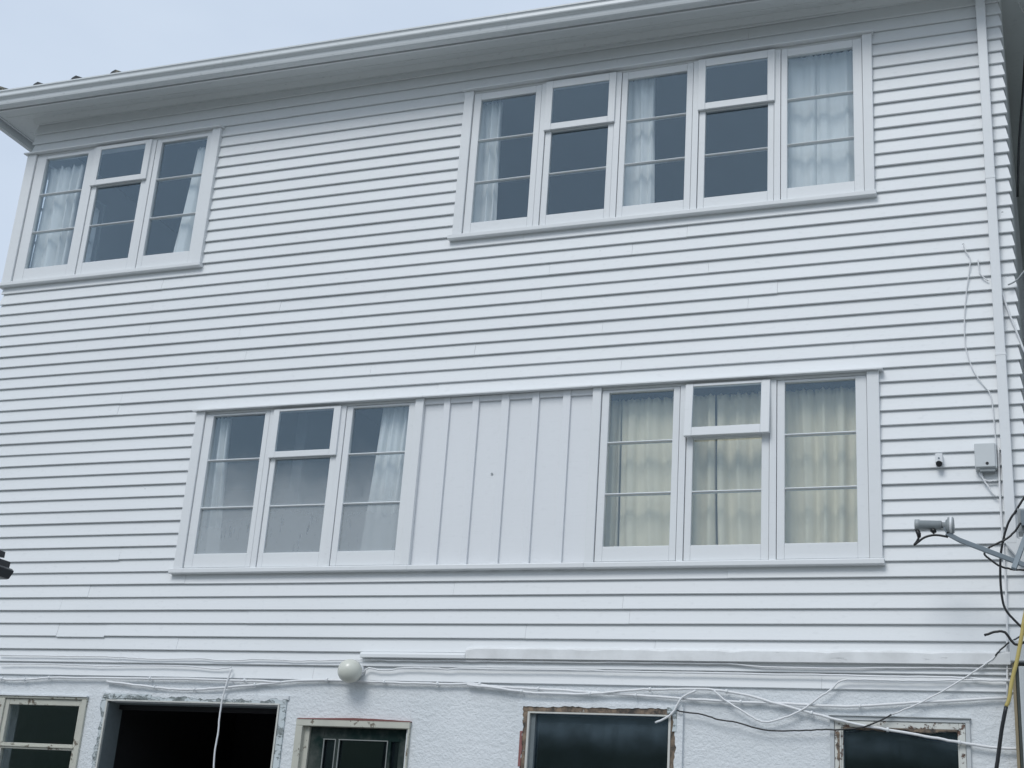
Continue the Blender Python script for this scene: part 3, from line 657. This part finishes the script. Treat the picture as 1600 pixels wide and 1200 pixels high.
# grey wing wall at the lower right
r_ = root('wing_wall', (-.1, -.2, GZ), 'pale grey wall stub at the lower right corner of the house', 'wall')
box('wall', 'fence', r_, -.262, .5, -.14, .0, GZ, .155, .004)
box('cap', 'fence', r_, -.312, .5, -.16, -.004, .185, .325, .006)
box('timber_batten', 'oldtimber', r_, -.305, -.285, -.10, -.01, GZ, .183, .003)
box('post_or_gap_strip', 'darkwood_gap', r_, -.2835, -.2635, -.09, -.012, GZ, .182, .003)  # dark strip standing in for the shadowed gap beside the batten

# ------------------------------------------------------------------ cables
CAB = {
    'c1a': [(-8.924, -0.014, 0.163), (-7.774, -0.014, 0.163), (-7.492, -0.014, 0.155), (-7.208, -0.014, 0.147), (-6.81, -0.014, 0.157), (-6.568, -0.014, 0.143), (-6.228, -0.014, 0.157), (-5.917, -0.014, 0.15), (-5.66, -0.014, 0.153), (-5.269, -0.014, 0.163), (-4.846, -0.014, 0.162), (-4.184, -0.014, 0.164), (-3.653, -0.014, 0.166), (-3.08, -0.014, 0.165), (-2.645, -0.014, 0.167), (-2.26, -0.014, 0.165), (-1.922, -0.014, 0.144), (-1.337, -0.014, 0.147), (-0.835, -0.014, 0.158), (-0.305, -0.014, 0.156)],
    'c2a': [(-8.904, -0.014, 0.083), (-8.586, -0.014, 0.092), (-8.085, -0.014, 0.087), (-7.791, -0.014, 0.08), (-7.479, -0.014, 0.089), (-6.958, -0.014, 0.09), (-6.638, -0.014, 0.073), (-6.484, -0.014, 0.088)],
    'c2b': [(-5.287, -0.02, 0.048), (-5.248, -0.02, 0.059), (-5.2, -0.02, 0.096), (-5.101, -0.02, 0.082), (-4.999, -0.02, 0.083), (-4.921, -0.02, 0.099), (-4.658, -0.02, 0.103), (-4.502, -0.02, 0.095), (-4.377, -0.02, 0.106), (-4.058, -0.02, 0.101), (-3.621, -0.02, 0.106), (-3.363, -0.02, 0.103), (-3.075, -0.02, 0.099), (-2.583, -0.02, 0.097), (-2.163, -0.02, 0.096), (-1.529, -0.02, 0.094), (-1.082, -0.02, 0.091), (-0.713, -0.02, 0.092), (-0.482, -0.02, 0.083), (-0.309, -0.02, 0.073)],
    'c3': [(-9.092, -0.014, -0.034), (-8.875, -0.014, -0.042), (-8.765, -0.014, -0.052), (-8.486, -0.014, -0.042), (-8.336, -0.014, -0.028), (-7.537, -0.014, -0.021), (-6.908, -0.014, -0.017), (-6.232, -0.014, -0.022), (-5.988, -0.014, -0.029)],
    'c4': [(-7.719, -0.012, -0.051), (-7.496, -0.012, -0.069), (-7.165, -0.012, -0.096), (-7.003, -0.012, -0.104), (-6.768, -0.012, -0.1), (-6.521, -0.012, -0.079), (-6.163, -0.012, -0.047), (-5.765, -0.012, -0.009), (-5.453, -0.012, -0.004), (-5.198, -0.012, -0.01), (-4.953, -0.012, -0.014), (-4.678, -0.012, -0.017), (-4.523, -0.012, -0.019), (-4.284, -0.012, -0.013), (-4.142, -0.012, -0.027), (-3.876, -0.012, -0.037), (-3.511, -0.012, -0.05), (-3.13, -0.012, -0.067), (-2.701, -0.012, -0.086), (-2.256, -0.012, -0.105), (-1.857, -0.012, -0.11), (-1.416, -0.012, -0.122), (-0.966, -0.012, -0.086), (-0.335, -0.012, -0.038)],
    'c4b': [(-4.327, -0.022, -0.022), (-4.084, -0.022, -0.042), (-3.87, -0.022, -0.065), (-3.729, -0.022, -0.075), (-3.379, -0.022, -0.075), (-3.128, -0.022, -0.054), (-2.945, -0.022, -0.034), (-2.7, -0.022, -0.027), (-2.421, -0.022, -0.022), (-2.175, -0.022, -0.05), (-1.883, -0.022, -0.121), (-1.531, -0.022, -0.206), (-1.342, -0.022, -0.245), (-1.091, -0.022, -0.282), (-0.849, -0.022, -0.318), (-0.67, -0.022, -0.346), (-0.433, -0.022, -0.373), (-0.295, -0.022, -0.377)],
    'c5': [(-2.419, -0.03, -0.023), (-2.371, -0.03, -0.031), (-2.299, -0.03, -0.09), (-2.157, -0.03, -0.173), (-2.064, -0.03, -0.225), (-1.986, -0.03, -0.246), (-1.853, -0.03, -0.211), (-1.722, -0.03, -0.15), (-1.618, -0.03, -0.071), (-1.528, -0.03, -0.011), (-1.474, -0.03, 0.043), (-1.411, -0.03, 0.062), (-1.261, -0.03, 0.065), (-1.108, -0.03, 0.063), (-0.896, -0.03, 0.062), (-0.654, -0.03, 0.074), (-0.309, -0.03, 0.071)],
    'c6': [(-2.505, -0.03, -0.034), (-2.6, -0.03, -0.082), (-2.637, -0.03, -0.134), (-2.669, -0.03, -0.19), (-2.725, -0.03, -0.237), (-2.802, -0.03, -0.272)],
    'c7a': [(-2.639, -0.035, -0.181), (-2.595, -0.035, -0.189), (-2.452, -0.035, -0.204), (-2.333, -0.035, -0.237), (-2.197, -0.035, -0.256), (-2.007, -0.035, -0.301), (-1.785, -0.035, -0.303), (-1.592, -0.035, -0.289), (-1.441, -0.035, -0.285), (-1.274, -0.035, -0.254), (-1.113, -0.035, -0.175)],
    'c7b': [(-1.113, -0.035, -0.175), (-0.9, -0.035, -0.079), (-0.714, -0.035, 0.025), (-0.468, -0.035, 0.189), (-0.412, -0.035, 0.238)],
    'c7c': [(-0.412, -0.035, 0.238), (-0.386, -0.035, 0.269), (-0.329, -0.035, 0.322), (-0.231, -0.035, 0.38), (-0.155, -0.035, 0.415)],
    'c8': [(-6.472, -0.03, 0.072), (-6.495, -0.03, -0.018), (-6.508, -0.03, -0.092), (-6.523, -0.03, -0.187), (-6.526, -0.03, -0.323), (-6.519, -0.03, -0.447), (-6.526, -0.03, -0.591), (-6.515, -0.03, -0.734), (-6.496, -0.03, -0.885)],
    'r1': [(-0.501, -0.008, 3.383), (-0.489, -0.008, 3.328), (-0.463, -0.008, 3.277), (-0.456, -0.008, 3.228), (-0.475, -0.008, 3.102), (-0.493, -0.008, 2.987), (-0.512, -0.008, 2.821), (-0.521, -0.008, 2.645), (-0.516, -0.008, 2.531), (-0.493, -0.008, 2.422), (-0.461, -0.008, 2.324), (-0.407, -0.008, 2.23), (-0.365, -0.008, 2.167), (-0.348, -0.008, 2.057), (-0.34, -0.008, 1.835), (-0.335, -0.008, 1.748)],
    'r2': [(-0.4, -0.008, 3.244), (-0.397, -0.008, 3.19), (-0.387, -0.008, 3.12), (-0.334, -0.008, 3.057)],
    'r3': [(-0.457, -0.012, 1.559), (-0.45, -0.012, 1.53), (-0.416, -0.012, 1.495), (-0.343, -0.012, 1.492)],
    'r4': [(-0.448, -0.016, 1.557), (-0.437, -0.016, 1.509), (-0.405, -0.016, 1.451), (-0.373, -0.016, 1.393), (-0.348, -0.016, 1.373)],
    'r5': [(-0.323, -0.012, 1.736), (-0.327, -0.012, 1.449), (-0.326, -0.012, 1.12), (-0.32, -0.012, 0.799), (-0.324, -0.012, 0.529), (-0.329, -0.012, 0.352), (-0.348, -0.012, -0.039)],
    'r6': [(-0.25, -0.008, 2.997), (-0.22, -0.008, 2.869), (-0.19, -0.008, 2.752), (-0.159, -0.008, 2.647), (-0.122, -0.008, 2.517), (-0.095, -0.008, 2.435)],
    'r7': [(-0.195, -0.03, 3.003), (-0.139, -0.03, 3.029), (-0.077, -0.03, 3.102), (-0.003, -0.03, 3.22)],
    'k1': [(-0.145, -0.33, 1.298), (-0.186, -0.33, 1.236), (-0.222, -0.33, 1.178), (-0.271, -0.33, 1.102), (-0.304, -0.33, 1.009), (-0.331, -0.33, 0.889), (-0.341, -0.33, 0.769), (-0.342, -0.33, 0.642), (-0.328, -0.33, 0.524), (-0.283, -0.33, 0.446), (-0.21, -0.33, 0.369)],
    'k2': [(-0.192, -0.4, 1.078), (-0.24, -0.4, 1.012), (-0.295, -0.4, 0.964), (-0.375, -0.4, 0.926), (-0.409, -0.4, 0.904), (-0.435, -0.4, 0.869), (-0.412, -0.4, 0.838), (-0.349, -0.4, 0.788), (-0.273, -0.4, 0.761), (-0.172, -0.4, 0.751)],
    'k3': [(-0.462, -0.35, 0.322), (-0.404, -0.35, 0.343), (-0.339, -0.35, 0.348), (-0.309, -0.35, 0.314), (-0.279, -0.35, 0.272), (-0.247, -0.35, 0.263), (-0.19, -0.35, 0.289)],
    'y1': [(-0.185, -0.4, 0.497), (-0.205, -0.4, 0.42), (-0.227, -0.4, 0.305), (-0.263, -0.4, 0.15), (-0.301, -0.4, 0.016), (-0.323, -0.4, -0.096), (-0.345, -0.4, -0.15)],
    'y2': [(-0.345, -0.4, -0.15), (-0.38, -0.4, -0.302), (-0.401, -0.4, -0.424), (-0.422, -0.4, -0.541), (-0.443, -0.4, -0.642)],
}
def cable(keys, r, label, mat='cable', group=None, name='cable', cat='cable', mats=None, clips=0):
    keys = keys if isinstance(keys, (list, tuple)) else [keys]
    mb = MB(); spans = []
    for k in keys:
        n0 = len(mb.f); mb.tube([p + Vector((0, random.uniform(-.0015, .0015), random.uniform(-.0022, .0022))) for p in smooth_path(CAB[k])], r, 8); spans.append((n0, len(mb.f)))
    o = mb.build(name, mat)
    if mats:
        o.data.materials.clear()
        for m in mats: o.data.materials.append(M[m])
        for i, (a, b) in enumerate(spans):
            for f in range(a, b): o.data.polygons[f].material_index = i
    if clips:
        pts = smooth_path(CAB[keys[0]])
        for i in range(1, clips + 1):
            p = pts[int(len(pts) * i / (clips + 1))]
            MB().tube([(p.x - .008, p.y, p.z), (p.x + .008, p.y, p.z)], r * 1.7, 8).build('clip', 'pvc', o)
    return tag(o, label, cat, group)
cable('c1a', .0055, 'thin white cable running under the chipped trim board')
cable('c2a', .0055, 'thin white cable on the lowest boards at the left')
cable('c2b', .007, 'white cable running right from the globe lamp')
cable('c3', .010, 'thick white cable along the lowest board edge at the left', clips=5)
cable('c4', .0100, 'long thick white cable sagging across the top of the roughcast', clips=11)
cable('c4b', .0095, 'thick white cable dropping across the right basement window', clips=7)
cable('c5', .007, 'white cable drooping in a loop between the two right basement windows')
cable('c6', .008, 'short cut white cable end hanging over the brown timber window')
cable(['c7a', 'c7b', 'c7c'], .0055, 'black and white wire rising from the roughcast to the right corner', mats=['black', 'cable', 'black'])
cable('c8', .0075, 'white cable hanging down in front of the empty black opening')
cable('r1', .0045, 'thin grey wire wandering down the boards left of the downpipe', 'cable')
cable('r2', .005, 'short white wire tucked behind the downpipe')
cable('r3', .006, 'upper white lead leaving the junction box')
cable('r4', .006, 'lower white lead leaving the junction box')
cable('r5', .0075, 'white cable following the left edge of the downpipe')
cable('r6', .008, 'white cable slanting down right of the downpipe')
cable('r7', .006, 'grey wire stub at the right corner of the boards', 'lnbgrey')
cable('k1', .008, 'long black cable looping down past the dish bracket', 'black')
cable('k2', .007, 'black cable looped round the dish arm', 'black')
cable('k3', .0085, 'black cable stub curling above the grey wall stub', 'black')
cable(['y1', 'y2'], .013, 'yellow and black cord hanging at the lower right edge', mats=['yellow', 'black'], name='cord', cat='cord')
mb = MB(); mb.tube(smooth_path([(-.852, -.5, .965), (-.868, -.5, .935), (-.884, -.5, .915), (-.86, -.5, .932), (-.82, -.5, .962), (-.77, -.5, .978), (-.72, -.5, .978), (-.66, -.5, .965)]), .008, 8)
tag(mb.build('cable', 'black'), 'short black lead curling under the dish feed', 'cable')
tag(MB().tube(smooth_path([(.03, .9, 5.55), (-.004, .9, 5.21), (-.062, .9, 4.7), (-.10, .9, 4.2)]), .010, 8).build('cable', 'black'), 'black cable hanging beside the house corner under the eave', 'cable')
tag(MB().tube(smooth_path([(.0, .3, 5.72), (.02, .3, 5.62), (.07, .3, 5.52), (.16, .3, 5.45)]), .007, 8).build('cable', 'cable'), 'white wire under the eave at the top right corner', 'cable')

# ------------------------------------------------------------------ dark gutter end at the left edge (eave of a carport on that side)
r_ = root('carport', (-7.2, -4.5, GZ), 'black gutter end of a carport roof at the left edge', 'carport')
gpx = [(-6.46, .315), (-6.372, .300), (-6.358, .297), (-6.360, .256), (-6.335, .250), (-6.317, .236), (-6.322, .222), (-6.347, .184), (-6.365, .181), (-6.46, .181)]
MB().prism(gpx, -6.5, -3.0, 'y').build('gutter', 'darkgutter', r_, .003)
MB().add([(-9.2, -6.6, .62), (-6.40, -6.6, .32), (-6.40, -3.02, .32), (-9.2, -3.02, .62), (-9.2, -6.6, .66), (-6.40, -6.6, .36), (-6.40, -3.02, .36), (-9.2, -3.02, .66)], [(0, 1, 2, 3), (7, 6, 5, 4), (0, 4, 5, 1), (1, 5, 6, 2), (2, 6, 7, 3), (3, 7, 4, 0)]).build('roof_sheet', 'darkgutter', r_)
for y in (-6.4, -3.3): box('post_or_gap_strip', 'darkwood_gap', r_, -6.66, -6.56, y, y + .1, GZ, .32, .005)

# ------------------------------------------------------------------ tree behind the right corner, plus two unseen ones added for shade
def tree(x, y, h, rad, n, label):
    t = root('tree', (x, y, GZ), label, 'tree'); rnd = random.Random(3)
    tr = MB(); tr.tube([(x, y, GZ), (x + .1, y, GZ + h * .3), (x - .1, y + .1, GZ + h * .6), (x, y, GZ + h * .9)], [.22, .17, .11, .03], 10)
    for i in range(9):
        a = rnd.uniform(0, 6.28); z = GZ + h * rnd.uniform(.3, .75); tr.tube([(x, y, z), (x + .6 * rad * math.cos(a), y + .6 * rad * math.sin(a), z + h * .15)], [.07, .02], 6)
    tr.build('trunk', 'bark', t)
    cl = [(rnd.gauss(0, .5) * rad, rnd.gauss(0, .5) * rad, rnd.uniform(.32, .98)) for _ in range(46)]; mb = MB()
    for i in range(n):
        c = rnd.choice(cl); s = rad * .30; p = Vector((x + c[0] * (1.15 - c[2] * .6) + rnd.gauss(0, s), y + c[1] * (1.15 - c[2] * .6) + rnd.gauss(0, s), GZ + h * c[2] + rnd.gauss(0, s)))
        u = Vector((rnd.gauss(0, 1), rnd.gauss(0, 1), rnd.gauss(0, 1))).normalized(); v = u.cross(Vector((rnd.gauss(0, 1), rnd.gauss(0, 1), rnd.gauss(0, 1)))).normalized(); L = rnd.uniform(.06, .11)
        mb.add([p - u * L, p + v * L * .45, p + u * L, p - v * L * .45], [(0, 1, 2, 3)])
    mb.build('crown', 'leaf', t); return t
tree(1.1, 9.2, 11.5, 2.1, 16000, 'dark leafy tree behind the right corner of the house')
tree(2.25, 1.6, 9.6, 1.45, 11000, 'nearer unseen tree added to shade the right side wall')  # out of view, added to keep skylight off the side wall
tree(2.35, 4.8, 10.4, 1.5, 11000, 'farther unseen tree added to shade the right side wall')  # second added tree, also unseen, shading the side wall
